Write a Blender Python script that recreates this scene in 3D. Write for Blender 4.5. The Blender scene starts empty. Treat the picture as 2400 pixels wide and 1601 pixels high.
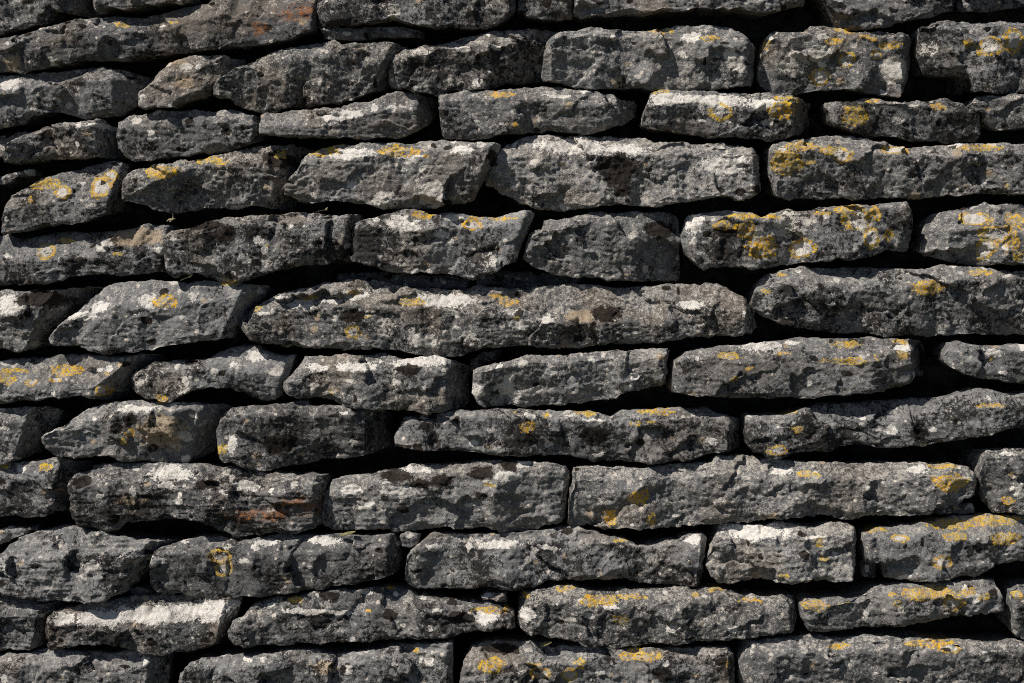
import bpy, math, random
import numpy as np

# ------------------------------------------------------------------ camera, sky, sun, exposure
LEAN = math.radians(20)            # the wall face leans back from the vertical
S = 0.00075                        # metres per survey unit on the wall face
CX, CY = 1200.0, 800.5             # survey units at the middle of the face
BASE = 0.8625                      # metres up the slope from the ground to the middle
UP = np.array([0, math.sin(LEAN), math.cos(LEAN)])
OUT = np.array([0, -math.cos(LEAN), math.sin(LEAN)])
MID = UP * BASE
DIST = 2.5
sc = bpy.context.scene
col = sc.collection
cam = bpy.data.objects.new('camera', bpy.data.cameras.new('camera'))
col.objects.link(cam)
cam.data.sensor_width = 36.0
cam.data.lens = 36.0 * DIST / (2400 * S)
cam.data.clip_end = 5000
cam.location = MID + OUT * DIST
cam.rotation_euler = (math.radians(90) - LEAN, 0, 0)
sc.camera = cam

def wall_to_world(u, v, w):
    return np.stack([u, v * UP[1] + w * OUT[1], v * UP[2] + w * OUT[2]], -1)

SUN_UVW = np.array([-0.52, 0.735, 0.44])
sd = wall_to_world(*SUN_UVW); sd = sd / np.linalg.norm(sd)
elev = math.asin(sd[2]); azim = math.atan2(sd[0], sd[1])
world = bpy.data.worlds.new('World'); sc.world = world; world.use_nodes = True
wn = world.node_tree
bgn = wn.nodes['Background']
sky = wn.nodes.new('ShaderNodeTexSky'); sky.sky_type = 'NISHITA'; sky.sun_disc = False
sky.sun_elevation = elev; sky.sun_rotation = azim
wn.links.new(sky.outputs[0], bgn.inputs[0]); bgn.inputs[1].default_value = 0.05
sl = bpy.data.lights.new('sun', 'SUN'); sl.energy = 5.0; sl.angle = math.radians(0.5); sl.color = (1.0, 0.945, 0.87)
so = bpy.data.objects.new('sun', sl); col.objects.link(so); so.location = (-3, -3, 6)
from mathutils import Vector
so.rotation_euler = Vector(sd).to_track_quat('Z', 'Y').to_euler()
sc.view_settings.view_transform = 'Standard'; sc.view_settings.look = 'None'
sc.view_settings.exposure = 0.0; sc.view_settings.gamma = 1.0

sc.cycles.use_denoising = False; sc.cycles.filter_width = 1.0

# ------------------------------------------------------------------ noise
rs = np.random.RandomState(7)
PERM = np.tile(rs.permutation(256), 4).astype(np.int32)
GR = rs.normal(size=(256, 3)); GR /= np.linalg.norm(GR, axis=1)[:, None]
GR = GR.astype(np.float32)

def pn(P, seed=0):
    P = np.asarray(P, np.float32) + np.float32(seed * 17.37 + 300)
    I = np.floor(P).astype(np.int32); F = P - I
    I &= 255
    W = F * F * F * (F * (F * 6 - 15) + 10)
    out = 0
    a = {}
    for dx in (0, 1):
        px = PERM[I[:, 0] + dx]
        wx = W[:, 0] if dx else 1 - W[:, 0]
        for dy in (0, 1):
            py = PERM[px + I[:, 1] + dy]
            wy = wx * (W[:, 1] if dy else 1 - W[:, 1])
            for dz in (0, 1):
                g = GR[PERM[py + I[:, 2] + dz]]
                d = g[:, 0] * (F[:, 0] - dx) + g[:, 1] * (F[:, 1] - dy) + g[:, 2] * (F[:, 2] - dz)
                out = out + wy * (W[:, 2] if dz else 1 - W[:, 2]) * d
    return out * 1.6

# ------------------------------------------------------------------ materials
def new_mat(name):
    m = bpy.data.materials.new(name); m.use_nodes = True
    return m, m.node_tree, m.node_tree.nodes['Principled BSDF']

class NT:
    def __init__(s, nt): s.nt = nt
    def n(s, t, **k):
        nd = s.nt.nodes.new(t)
        for a, v in k.items(): setattr(nd, a, v)
        return nd
    def link(s, a, b): s.nt.links.new(a, b)
    def val(s, x, sock):
        if hasattr(x, 'is_linked'): s.link(x, sock)
        else: sock.default_value = x
    def math(s, op, a, b=0.0, clamp=False):
        m = s.n('ShaderNodeMath', operation=op); m.use_clamp = clamp
        s.val(a, m.inputs[0]); s.val(b, m.inputs[1])
        if op == 'MULTIPLY_ADD': m.inputs[2].default_value = 0.5 - 0.5 * b
        return m.outputs[0]
    def noise(s, vec, scale, detail=4, rough=0.6, dist=0.0, stretch=True):
        m = s.n('ShaderNodeTexNoise'); s.link(vec, m.inputs['Vector'])
        m.inputs['Scale'].default_value = scale; m.inputs['Detail'].default_value = detail
        m.inputs['Roughness'].default_value = rough; m.inputs['Distortion'].default_value = dist
        return s.math('MULTIPLY_ADD', m.outputs[0], 1.7) if stretch else m.outputs[0]
    def step(s, x, lo, hi, a=0.0, b=1.0):
        m = s.n('ShaderNodeMapRange'); m.interpolation_type = 'SMOOTHSTEP'
        s.val(x, m.inputs[0]); s.val(lo, m.inputs[1]); s.val(hi, m.inputs[2])
        m.inputs[3].default_value = a; m.inputs[4].default_value = b
        return m.outputs[0]
    def mix(s, f, a, b):
        m = s.n('ShaderNodeMix', data_type='RGBA')
        s.val(f, m.inputs[0])
        for x, k in ((a, 6), (b, 7)):
            if hasattr(x, 'is_linked'): s.link(x, m.inputs[k])
            else: m.inputs[k].default_value = (*x, 1)
        return m.outputs[2]

def stone_material():
    m, nt, bs = new_mat('lichened_limestone'); N = NT(nt)
    tc = N.n('ShaderNodeTexCoord').outputs['Object']
    oi = N.n('ShaderNodeObjectInfo')
    off = N.n('ShaderNodeVectorMath', operation='MULTIPLY_ADD')
    cmb = N.n('ShaderNodeCombineXYZ')
    for k in range(3): N.link(oi.outputs['Random'], cmb.inputs[k])
    r2 = N.math('FRACT', N.math('MULTIPLY', oi.outputs['Random'], 7.31)); r3 = N.math('FRACT', N.math('MULTIPLY', oi.outputs['Random'], 13.7))
    scl = N.n('ShaderNodeVectorMath', operation='SCALE'); N.link(tc, scl.inputs[0]); N.link(N.step(r2, 0.0, 1.0, 0.78, 1.35), scl.inputs['Scale'])
    N.link(cmb.outputs[0], off.inputs[0]); off.inputs[1].default_value = (31.0, 17.0, 23.0); N.link(scl.outputs[0], off.inputs[2])
    P = off.outputs[0]
    a1 = N.n('ShaderNodeAttribute', attribute_name='lichen')
    a2 = N.n('ShaderNodeAttribute', attribute_name='stain')
    s1 = N.n('ShaderNodeSeparateColor'); N.link(a1.outputs['Color'], s1.inputs[0])
    s2 = N.n('ShaderNodeSeparateColor'); N.link(a2.outputs['Color'], s2.inputs[0])
    yel, whi, drk, tan = s1.outputs[0], s1.outputs[1], s1.outputs[2], a1.outputs['Alpha']
    rust, disc, tone, crust = s2.outputs[0], s2.outputs[1], s2.outputs[2], a2.outputs['Alpha']
    nL = N.noise(P, 14, 5, 0.6, 0.4)
    nM = N.noise(P, 60, 5, 0.7, 0.3)
    nS = N.noise(P, 160, 4, 0.7)
    nF = N.noise(P, 400, 2, 0.7)
    nS2 = N.noise(P, 270, 3, 0.7, 0.4)
    # bare grey limestone
    g = N.math('ADD', N.math('MULTIPLY', nL, 0.35), N.math('MULTIPLY', nM, 0.4))
    g = N.math('ADD', g, N.math('ADD', N.math('MULTIPLY', nS, 0.25), N.math('MULTIPLY', nF, 0.25)))
    base = N.mix(N.step(g, 0.22, 0.95), (0.056, 0.056, 0.057), (0.245, 0.243, 0.24))
    tonef = N.math('MULTIPLY', N.math('ADD', tone, 0.0), 2.0)
    tn = N.n('ShaderNodeMix', data_type='RGBA', blend_type='MULTIPLY'); tn.inputs[0].default_value = 1
    cc = N.n('ShaderNodeCombineColor')
    for k in range(3): N.link(tonef, cc.inputs[k])
    N.link(base, tn.inputs[6]); N.link(cc.outputs[0], tn.inputs[7]); base = tn.outputs[2]
    # warm tint in broad patches
    base = N.mix(N.math('MULTIPLY', N.step(N.noise(P, 9, 3, 0.5), 0.45, 0.75), N.step(oi.outputs['Random'], 0.1, 1.0, 0.15, 0.65)), base, (0.165, 0.132, 0.102))
    # pale crust in small crumbs
    cr = N.math('ADD', N.math('ADD', N.math('MULTIPLY', nS, 0.55), N.math('MULTIPLY', nM, 0.45)), N.math('MULTIPLY', N.math('SUBTRACT', crust, 0.5), 0.30))
    base = N.mix(N.math('MULTIPLY', N.step(N.math('ADD', cr, N.math('MULTIPLY', N.math('SUBTRACT', nF, 0.5), 0.5)), 0.60, 0.66), 0.75), base, N.mix(nF, (0.30, 0.275, 0.24), (0.54, 0.495, 0.435)))
    # small isolated pale spots
    vo = N.n('ShaderNodeTexVoronoi'); N.link(P, vo.inputs['Vector']); vo.inputs['Scale'].default_value = 70
    sp = N.math('ADD', vo.outputs['Distance'], N.math('MULTIPLY', nS, 0.22))
    vcol = N.n('ShaderNodeSeparateColor'); N.link(vo.outputs['Color'], vcol.inputs[0])
    spm = N.math('MULTIPLY', N.step(sp, 0.36, 0.30), N.step(vcol.outputs[0], 0.72, 0.74))
    base = N.mix(N.math('MULTIPLY', spm, 0.85), base, (0.58, 0.52, 0.45))
    # broad pale film on weathered tops (crust holds that too)
    fine = N.math('ADD', N.math('MULTIPLY', nM, 0.5), N.math('MULTIPLY', nS, 0.5))
    jit = N.math('MULTIPLY', N.math('SUBTRACT', fine, 0.5), 0.8)
    jitf = N.math('MULTIPLY', N.math('SUBTRACT', N.math('ADD', N.math('MULTIPLY', nS, 0.6), N.math('MULTIPLY', nF, 0.4)), 0.5), 1.5)
    def mask(ch, lo=0.47, hi=0.55, j=jit): return N.step(N.math('ADD', ch, j), lo, hi)
    base = N.mix(N.math('MULTIPLY', mask(tan), 0.75), base, N.mix(nF, (0.30, 0.22, 0.14), (0.50, 0.40, 0.28)))
    base = N.mix(N.math('MULTIPLY', N.step(N.math('ADD', disc, N.math('MULTIPLY', jit, 0.45)), 0.46, 0.51), 0.85), base, N.mix(nF, (0.40, 0.37, 0.33), (0.70, 0.655, 0.59)))
    wm = N.step(N.math('ADD', whi, N.math('ADD', N.math('MULTIPLY', jit, 0.75), N.math('MULTIPLY', jitf, 0.35))), 0.42, 0.47)
    base = N.mix(N.math('MULTIPLY', wm, 0.95), base, N.mix(nF, (0.44, 0.41, 0.37), (0.86, 0.82, 0.76)))
    base = N.mix(N.math('MULTIPLY', mask(drk, 0.40, 0.47), 0.95), base, N.mix(nF, (0.010, 0.008, 0.007), (0.034, 0.026, 0.021)))
    # black crust: single pits everywhere, crowding together in places
    cB = N.noise(P, 17, 3, 0.6)
    bk = N.math('ADD', N.math('ADD', N.math('MULTIPLY', N.noise(P, 130, 4, 0.75, 0.6), 0.75), N.math('MULTIPLY', nF, 0.25)), N.math('MULTIPLY', N.math('SUBTRACT', cB, 0.5), 0.62))
    bkm = N.step(N.math('ADD', N.math('SUBTRACT', bk, N.math('MULTIPLY', N.math('SUBTRACT', crust, 0.5), 0.45)), N.step(r3, 0.0, 1.0, -0.09, 0.045)), 0.59, 0.635)
    base = N.mix(N.math('MULTIPLY', bkm, N.math('SUBTRACT', 0.88, N.math('MULTIPLY', wm, 0.68))), base, (0.018, 0.016, 0.015))
    base = N.mix(N.math('MULTIPLY', N.math('MULTIPLY', mask(rust, 0.40, 0.62, jitf), N.step(N.math('ADD', N.math('MULTIPLY', nM, 0.5), N.math('MULTIPLY', nS2, 0.5)), 0.42, 0.60)), 0.85), base, N.mix(nS, (0.12, 0.045, 0.016), (0.38, 0.155, 0.05)))
    # orange-yellow lichen: pale thallus, crumbs, brighter lobed margin
    yj = N.math('ADD', yel, jit)
    base = N.mix(N.math('MULTIPLY', N.step(yj, 0.42, 0.52), 0.60), base, N.mix(nF, (0.16, 0.16, 0.16), (0.55, 0.53, 0.48)))
    crumb = N.step(N.math('ADD', N.math('MULTIPLY', nS2, 0.6), N.math('MULTIPLY', nF, 0.4)), 0.42, 0.54)
    vy = N.n('ShaderNodeTexVoronoi'); N.link(P, vy.inputs['Vector']); vy.inputs['Scale'].default_value = 62
    rose = N.step(N.math('ADD', vy.outputs['Distance'], N.math('MULTIPLY', nS, 0.35)), 0.42, 0.60)
    edge = N.math('MULTIPLY', N.step(yj, 0.45, 0.50), N.step(yj, 0.62, 0.54))
    inside = N.math('MULTIPLY', N.step(N.math('ADD', yel, jitf), 0.52, 0.64), N.math('MULTIPLY', crumb, N.math('ADD', N.math('MULTIPLY', rose, 0.6), 0.4)))
    ym = N.math('MAXIMUM', N.math('MULTIPLY', inside, 0.97), N.math('MULTIPLY', edge, N.step(nS, 0.40, 0.50)), True)
    hue = N.noise(P, 40, 2, 0.5)
    ycol = N.mix(N.step(hue, 0.40, 0.60), N.mix(nF, (0.42, 0.22, 0.010), (0.84, 0.48, 0.02)), N.mix(nF, (0.38, 0.24, 0.012), (0.82, 0.53, 0.035)))
    base = N.mix(ym, base, ycol)
    N.link(base, bs.inputs['Base Color'])
    bs.inputs['Roughness'].default_value = 0.88
    bs.inputs['Specular IOR Level'].default_value = 0.04
    # relief finer than the mesh
    h = N.math('ADD', N.math('MULTIPLY', nS, 0.0013), N.math('MULTIPLY', nF, 0.0008))
    h = N.math('SUBTRACT', h, N.math('MULTIPLY', bkm, 0.0018))
    bp = N.n('ShaderNodeBump'); bp.inputs['Strength'].default_value = 1.0; bp.inputs['Distance'].default_value = 1.0
    N.link(h, bp.inputs['Height']); N.link(bp.outputs[0], bs.inputs['Normal'])
    return m
M_STONE = stone_material()

def simple_mat(name, c1, c2, scale, bump=0.0):
    m, nt, bs = new_mat(name); N = NT(nt)
    P = N.n('ShaderNodeTexCoord').outputs['Object']
    n = N.noise(P, scale, 6, 0.65)
    N.link(N.mix(N.step(n, 0.35, 0.65), c1, c2), bs.inputs['Base Color'])
    bs.inputs['Roughness'].default_value = 0.95
    bs.inputs['Specular IOR Level'].default_value = 0.1
    if bump:
        bp = N.n('ShaderNodeBump'); bp.inputs['Distance'].default_value = bump
        N.link(n, bp.inputs['Height']); N.link(bp.outputs[0], bs.inputs['Normal'])
    return m
M_CORE = simple_mat('dark_rubble_and_soil', (0.030, 0.026, 0.022), (0.08, 0.07, 0.06), 30, 0.01)
M_GROUND = simple_mat('dry_grassy_ground', (0.045, 0.05, 0.02), (0.10, 0.085, 0.05), 6, 0.02)
M_STRAW = simple_mat('dry_straw', (0.30, 0.25, 0.14), (0.45, 0.40, 0.26), 200)
M_LEAF = simple_mat('dry_olive_leaf', (0.12, 0.12, 0.05), (0.22, 0.20, 0.10), 150)

# ------------------------------------------------------------------ survey of the face: (tile origin) + reading / 2.939
ORG = [(x, y) for y in (0, 400, 790, 1181) for x in (0, 800, 1600)]
def poly(txt):
    out = []; t = 0
    for k in txt.split():
        if k[0] == 'T': t = int(k[1:]); continue
        a, b = k.split(',')
        out.append((ORG[t][0] + float(a) / 2.939, ORG[t][1] + float(b) / 2.939))
    return np.array(out)

# upper edge | lower edge | arris between top and face | options
STONES = [
'T0 -120,-150 300,-160 640,-150|T0 -120,235 0,205 120,165 200,150 310,135 370,70 500,60 640,30|T0 0,-90 640,-90|cr=60 wo=-10',
'T0 645,-150 900,-180 1300,-180|T0 645,40 660,85 700,55 790,45 870,62 960,30 1230,0 1300,-20|T0 645,-90 1300,-110|',
'T0 -120,265 0,245 150,220 300,190 450,155 600,120 750,95 950,95 1100,70 1250,30 1400,5 1450,-20 1800,-60 2185,-80|T0 -120,515 0,485 120,480 320,445 480,425 620,395 700,400 850,405 960,380 1100,350 1240,330 1420,330 1600,315 1850,285 2000,250 2120,210 2165,180|T0 0,330 300,300 450,220 700,215 1000,215 1300,150 1700,80 2100,70|',
'T0 2190,-200 T1 600,-220 1210,-180|T0 2165,160 T1 0,160 60,160 200,155 350,118 500,155 650,190 760,165 900,185 1000,185 1080,150 1150,100 1200,50|T0 2200,-120 T1 600,-120 1200,-120|wo=14 tone=0.55 cl=25',
'T1 1215,-150 1400,-160 1610,-150|T1 1215,60 1260,90 1400,110 1500,115 1590,90 1610,70|T1 1215,-90 1610,-90|wo=-14',
'T1 1615,-150 2000,-160 T2 400,-170 880,-150|T1 1605,75 1660,112 1900,85 2350,60 T2 150,55 400,50 550,72 700,45 760,20 870,-10|T1 1620,-60 T2 0,-60 870,-70|',
'T2 900,-160 1400,-180 1930,-150|T2 1070,110 1130,185 1280,185 1380,160 1500,140 1640,115 1780,90 1910,50 1920,0|T2 950,-90 1900,-90|wo=-12 tone=0.42',
'T2 1960,-150 2400,-160 2800,-150|T2 1960,20 2400,0 2800,0|T2 1960,-100 2800,-100|wo=-60',
# second course
'T0 -120,520 0,500 100,490 200,475 400,455 600,445 700,440 850,465 960,485 1040,510|T0 -120,870 0,850 140,845 200,790 300,770 400,768 500,795 570,805 700,795 790,770 880,690 950,610 1040,560|T0 0,640 100,620 300,590 500,560 720,545 780,540 1000,540|cr=95 rr=1.4',
'T0 945,640 1040,560 1080,500 1150,430 1230,395 1350,375 1500,375 1640,365|T0 940,690 950,730 1000,755 1060,735 1190,730 1270,700 1380,670 1440,600 1540,470 1640,385|T0 1050,580 1150,550 1350,480 1500,400|cr=40',
'T0 1465,600 1500,560 1570,500 1650,440 1780,370 1900,330 2050,300 2180,280 2300,270 T1 0,300 150,285 320,270 430,285 510,310|T0 1465,640 1490,660 1570,665 1610,710 1700,755 1780,760 1950,745 2100,715 2340,690 T1 0,680 80,670 170,635 300,575 330,480|T0 1700,480 1900,420 2100,390 2340,330 T1 100,440 350,390|cr=50 crust=0.6',
'T1 330,430 340,380 420,340 560,310 700,280 850,225 1000,210 1150,185 1300,165 1500,150 1590,165|T1 315,560 330,580 420,600 560,620 650,635 720,620 850,600 1000,590 1130,550 1300,530 1380,515 1400,500|T1 340,430 700,330 1000,300 1050,330 1200,290 1400,260|cr=110 rr=0.8 cl=15',
'T1 1400,300 1420,250 1500,215 1600,205 1670,190 1720,175 1850,205 2000,210 2100,205 2250,170 2350,160 T2 100,165 250,155 350,190 430,230 500,290 535,320|T1 1380,510 1400,530 1500,550 1600,570 1700,595 1850,600 2000,585 2080,590 2150,600 2350,600 T2 80,610 200,605 330,590 440,575 520,540|T1 1420,290 1700,240 2000,240 2350,270 T2 200,290 400,320|cr=30 cl=20 tone=0.56',
'T2 545,420 560,350 590,250 620,200 750,215 850,215 900,170 1050,180 1110,170 1160,220 1250,215 1350,200 1450,215 1580,220 1600,260|T2 545,510 590,580 650,625 780,630 900,610 1000,600 1100,605 1250,610 1400,625 1520,645 1560,610 1605,450|T2 560,330 640,260 850,235 1200,230 1580,240|cl=40 cr=25 lab=blocky_stone_ringed_with_yellow_lichen',
'T2 1640,180 1720,165 1830,135 1950,130 2000,150 2150,150 2250,155 2351,160 2800,170|T2 1645,350 1690,490 1800,500 1960,505 1980,560 2000,635 2100,625 2250,635 2351,625 2800,640|T2 1660,200 1850,210 2100,180 2351,170|cl=10',
# third course
'T0 -120,910 0,895 120,885 220,890|T0 -120,1070 0,1050 30,1010 80,950 220,900|T0 -120,930 220,892|wo=-50',
'T0 15,1060 60,990 160,920 300,865 480,835 600,825 700,825 790,880|T0 15,1110 60,1125 150,1130 350,1095 500,1085 650,1075 780,1045|T0 100,970 300,900 600,870 700,870|cr=42',
'T0 785,910 800,850 870,790 950,780 1100,745 1290,735 1450,740 1600,735 1730,765 1785,800|T0 785,1000 830,1060 900,1090 1050,1090 1200,1075 1400,1040 1600,1010 1750,970 1788,950|T0 800,890 1000,870 1300,830 1500,830 1650,870 1800,870|',
'T0 1795,800 1820,780 1900,790 2000,755 2200,755 2351,740 T1 0,735 100,700 250,685 380,620 450,625 560,640 650,645|T0 1790,920 1850,930 1950,945 2100,950 2200,945 2351,945 T1 0,945 150,955 300,940 430,935 520,880 600,800 655,720|T0 1800,880 1900,870 2200,870 T1 0,820 200,770 400,760 620,720|cr=45 wo=10',
'T1 665,660 750,640 900,620 1000,615 1150,600 1300,590 1500,580 1560,600 1700,605 1900,640 2040,655 2060,690|T1 665,760 680,900 700,945 860,955 1000,950 1150,920 1280,900 1450,890 1600,895 1700,905 1820,875 1950,830 2050,760|T1 690,690 900,665 1100,675 1300,680 1450,700 1650,740 1870,710 2000,720|cr=55 cl=10',
'T1 2080,820 2090,750 2120,690 2140,620 2230,605 2351,610 T2 0,615 200,625 400,635 600,630 700,645 850,660 930,690|T1 2075,850 2120,885 2200,895 2350,905 T2 150,925 250,940 400,935 500,940 640,950 750,920 860,890 935,800|T1 2110,740 2200,700 2351,690 T2 200,720 500,760 600,710 750,720 900,690|cr=60 cl=20 lab=short_stone_with_a_white_lichen_top_and_two_yellow_rosettes',
'T2 1010,690 1100,680 1200,690 1290,660 1360,670 1420,700 1600,690 1700,675 1800,670 1850,660 1960,700 2000,750 2090,800|T2 1010,730 1050,820 1120,860 1200,890 1300,920 1450,935 1600,950 1850,955 2050,960 2100,920|T2 1030,750 1300,720 1600,720 1750,730 2000,770|cl=20',
'T2 1990,730 2030,670 2100,650 2250,645 2351,645 2800,650|T2 2010,740 2080,760 2120,830 2200,880 2300,885 2351,890 2800,900|T2 2030,700 2200,690 2351,690|',
# fourth course
'T0 -120,1210 0,1190 100,1165 180,1155|T3 -120,70 0,60 60,30 165,0|T0 -120,1215 180,1158|wo=-45',
'T3 0,320 20,220 40,160 100,120 180,90 T0 240,1215 400,1165 520,1150 650,1115 780,1098 850,1112|T3 0,430 60,410 200,410 330,370 500,365 600,345 700,310 760,280 770,265|T3 0,300 150,230 330,210 480,150 620,200 760,150|cr=12 lab=wedge_stone_with_looping_yellow_lichen_rings',
'T0 840,1220 880,1180 1000,1150 1150,1130 1300,1090 1500,1060 1650,1020 1800,1000 2000,985 2080,988 2120,1000|T3 800,190 810,215 900,215 980,235 1120,275 1250,265 1400,255 1650,245 1900,245 1965,228|T0 870,1225 1200,1180 1500,1130 1900,1130 2050,1130|cr=45 rr=2.4 wo=-8 crust=0.66',
'T3 1945,130 1990,60 2050,0 T0 2080,1110 2130,1050 2220,1020 2320,990 T1 0,985 100,990 250,975 400,985 600,965 700,960 850,985 1000,990 1095,1000|T3 1945,150 2000,180 2080,225 2150,230 2250,195 2351,215 T4 0,215 150,220 250,240 380,260 500,255 580,262 700,230 850,215 910,190|T0 2200,1130 T1 0,1110 200,1070 400,1080 700,1060 900,1020 1050,1020|tone=0.56 cr=14 wo=10',
'T4 985,50 T1 1000,1150 1040,1060 1100,1010 1170,980 1250,935 1400,920 1560,920 1700,930 1850,930 1920,945 2100,940 2200,960 2351,965 T2 150,975 300,970 400,985 500,1010 560,1060|T4 985,80 1040,110 1080,150 1150,175 1230,215 1300,235 1400,250 1550,255 1750,245 1880,240 2000,240 2200,230 2351,205 T5 100,195 300,180 380,190 480,175 540,150 575,100|T1 1050,1130 1300,1050 1700,1060 2000,1080 2351,1070 T2 200,1050 500,1060|cr=25 cl=25 crust=0.82 tone=0.6 lab=long_pale_stone_blotched_with_white_and_brown_lichen',
'T2 605,1010 640,970 800,960 900,945 1000,930 1200,925 1300,950 1500,1000 1600,1020 1750,995 1900,980 2100,985 2351,985 2800,990|T5 615,20 650,170 750,180 900,175 1000,180 1120,170 1230,180 1400,165 1600,170 1800,165 1900,170 2100,150 2351,160 2800,170|T2 640,1040 900,1040 1200,1060 1600,1060 2000,1080 2351,1060|crust=0.58',
# fifth course
'T3 -120,455 0,430 80,450 180,450 300,430 480,410 600,410 750,400 870,385 960,355 1080,355 1140,362|T3 -120,790 0,770 150,775 300,760 450,720 600,705 720,710 850,720 1000,700 1108,690|T3 0,600 250,620 480,580 700,600 900,580 1000,550 1120,540|wo=-10 cr=8',
'T3 1125,450 1180,420 1280,400 1400,345 1550,320 1700,305 1850,300 2000,285 2100,280 2250,295 2351,300 T4 50,295 130,290|T3 1120,580 1140,670 1200,735 1240,710 1350,695 1430,720 1500,765 1650,765 1730,740 1850,690 2000,670 2200,640 2351,620 T4 0,615 55,610|T3 1170,440 1400,400 1700,390 2000,380 2200,360 2351,330 T4 50,330|cr=25 cl=12 tone=0.58 wo=10',
'T4 65,450 75,380 130,350 250,320 350,290 450,262 550,285 650,300 760,285 850,295 950,320 1050,325 1150,300 1250,280 1330,285|T4 60,590 70,610 180,645 300,670 450,690 600,700 800,715 900,735 980,715 1080,690 1130,640 1210,600 1220,560|T4 80,400 200,390 330,390 420,420 600,400 750,400 900,410 1100,370 1240,330|cr=18 cl=14 tone=0.6 crust=0.4',
'T4 1290,430 1380,400 1390,335 1500,345 1620,305 1720,290 1850,300 1950,290 2150,275 2280,265 2351,330|T4 1245,600 1290,640 1330,665 1420,700 1550,720 1700,720 1850,735 2100,740 2351,735 T5 15,710|T4 1300,450 1500,410 1650,360 1800,360 1900,340 2000,400 2150,470 2300,450|cr=115 rr=0.6 cl=15',
'T5 10,440 30,390 60,300 120,295 280,275 350,280 450,300 550,320 620,300 720,265 850,270 920,250 1050,240 1200,245 1300,255 1400,230 1550,222 1590,260 1605,400|T5 15,480 40,580 100,640 160,690 230,665 400,660 480,670 600,655 750,640 900,625 1000,620 1100,590 1180,610 1300,580 1400,545 1500,540 1590,545|T5 40,400 150,340 400,330 600,330 800,280 1000,290 1300,270 1550,250|cl=25 lab=stone_heavily_grown_with_yellow_and_white_lichen_circles',
'T5 1710,340 1760,290 1850,280 1920,265 2000,240 2100,215 2200,225 2351,225 2800,230|T5 1685,545 1720,570 1820,600 1950,625 2100,640 2351,645 2800,650|T5 1740,420 1850,400 2000,400 2200,410 2351,430|cl=45',
# sixth course
'T3 -120,840 0,820 100,820 250,820 400,815 600,795 650,810|T3 -120,1220 0,1205 90,1228 200,1215 280,1200 330,1130|T3 0,990 200,940 350,900 430,850|cr=80',
'T3 330,1150 400,1080 470,1010 560,930 640,850 720,790 850,770 1000,755 1150,755 1280,770 1330,750 1420,740 1500,760 1650,775 1825,790|T6 330,0 360,40 440,55 560,65 600,90 700,112 800,105 950,95 1100,75 1300,40 1450,15 T3 1600,1140 1645,1060|T3 450,1050 600,980 900,960 1040,950 1300,920 1500,890 1680,830|cr=45 tone=0.58 crust=0.42',
'T3 1650,1040 1680,1000 1730,940 1800,890 1940,830 2050,800 2200,770 2351,755 T4 50,740 200,735 330,770 480,800 600,810 800,820 950,800 1200,815 1400,790 1600,785 1800,790 1950,800 2100,790 2300,785 T5 60,790 180,775 260,770 330,790 400,840 470,900 520,980|T3 1650,1100 1720,1170 1820,1190 2000,1200 2200,1220 2351,1225 T7 0,85 80,80 200,75 350,85 450,105 580,125 750,130 850,115 950,75 1050,65 1250,70 1400,70 1650,65 1750,60 1900,45 2150,40 2300,15 T5 30,1130 200,1125 350,1125 500,1110 540,1060|T3 1700,1040 1900,960 2200,940 2351,930 T4 200,950 500,950 800,970 1000,1000 1200,1010 1500,1060 1800,1050 2100,1050 2351,1050 T5 300,960 450,960|cr=30 cl=30 crust=0.62 lab=longest_stone_of_the_wall_mottled_white_and_orange_on_top',
'T5 500,910 520,830 560,740 620,705 750,680 830,660 1000,660 1200,660 1400,665 1600,690 1700,690 1800,650 1950,660 2100,665 2200,685 2351,690 2800,700|T5 510,940 560,975 650,1010 700,1050 800,1070 950,1090 1100,1105 1300,1105 1400,1130 1500,1120 1700,1130 1900,1125 2100,1130 2351,1130 2800,1130|T5 540,830 700,800 900,830 1150,850 1300,830 1600,800 1900,760 2200,740 2351,760|cl=35',
# seventh course
'T6 -120,175 0,165 150,155 300,150 550,120 600,140 800,140 950,125 1050,125|T6 -120,450 0,440 120,430 250,440 400,425 550,410 650,430 720,430 750,415 760,410|T6 0,320 120,350 300,370 480,370 620,350 700,340 750,270 850,170|cr=50 lab=flat_stone_with_its_top_covered_in_curling_yellow_lichen',
'T6 870,270 940,225 1050,170 1150,170 1220,145 1320,155 1430,140 1480,105 1560,80 1640,62 1760,55 1800,90 1880,130 2015,135|T6 865,310 880,355 940,390 1010,435 1100,445 1180,455 1250,410 1330,365 1450,352 1560,355 1650,390 1750,420 1880,442 1925,405|T6 900,280 1050,240 1300,230 1500,230 1800,260 1950,270|tone=0.55',
'T6 1940,325 1962,285 2020,225 2085,140 2200,130 2351,125 T7 0,120 150,125 280,112 420,150 550,140 700,145 800,175 860,200 870,260|T6 1930,350 1970,400 2060,430 2200,430 2351,460 T7 0,470 100,485 250,495 400,500 500,505 580,518 700,510 830,500 870,440|T6 1980,300 2200,230 2351,230 T7 200,230 450,230 700,210 830,220|cr=52 crust=0.58',
'T7 905,240 960,215 1050,190 1150,165 1300,140 1450,135 1600,120 1800,105 2000,90 2200,75 2270,75|T7 895,390 920,420 940,465 990,495 1060,495 1150,460 1300,475 1400,460 1600,460 1750,440 1900,425 1960,380 2100,345 2250,335|T7 920,260 1100,210 1400,180 1700,180 2000,170 2250,130|cl=20 cr=10 crust=0.6',
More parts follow.
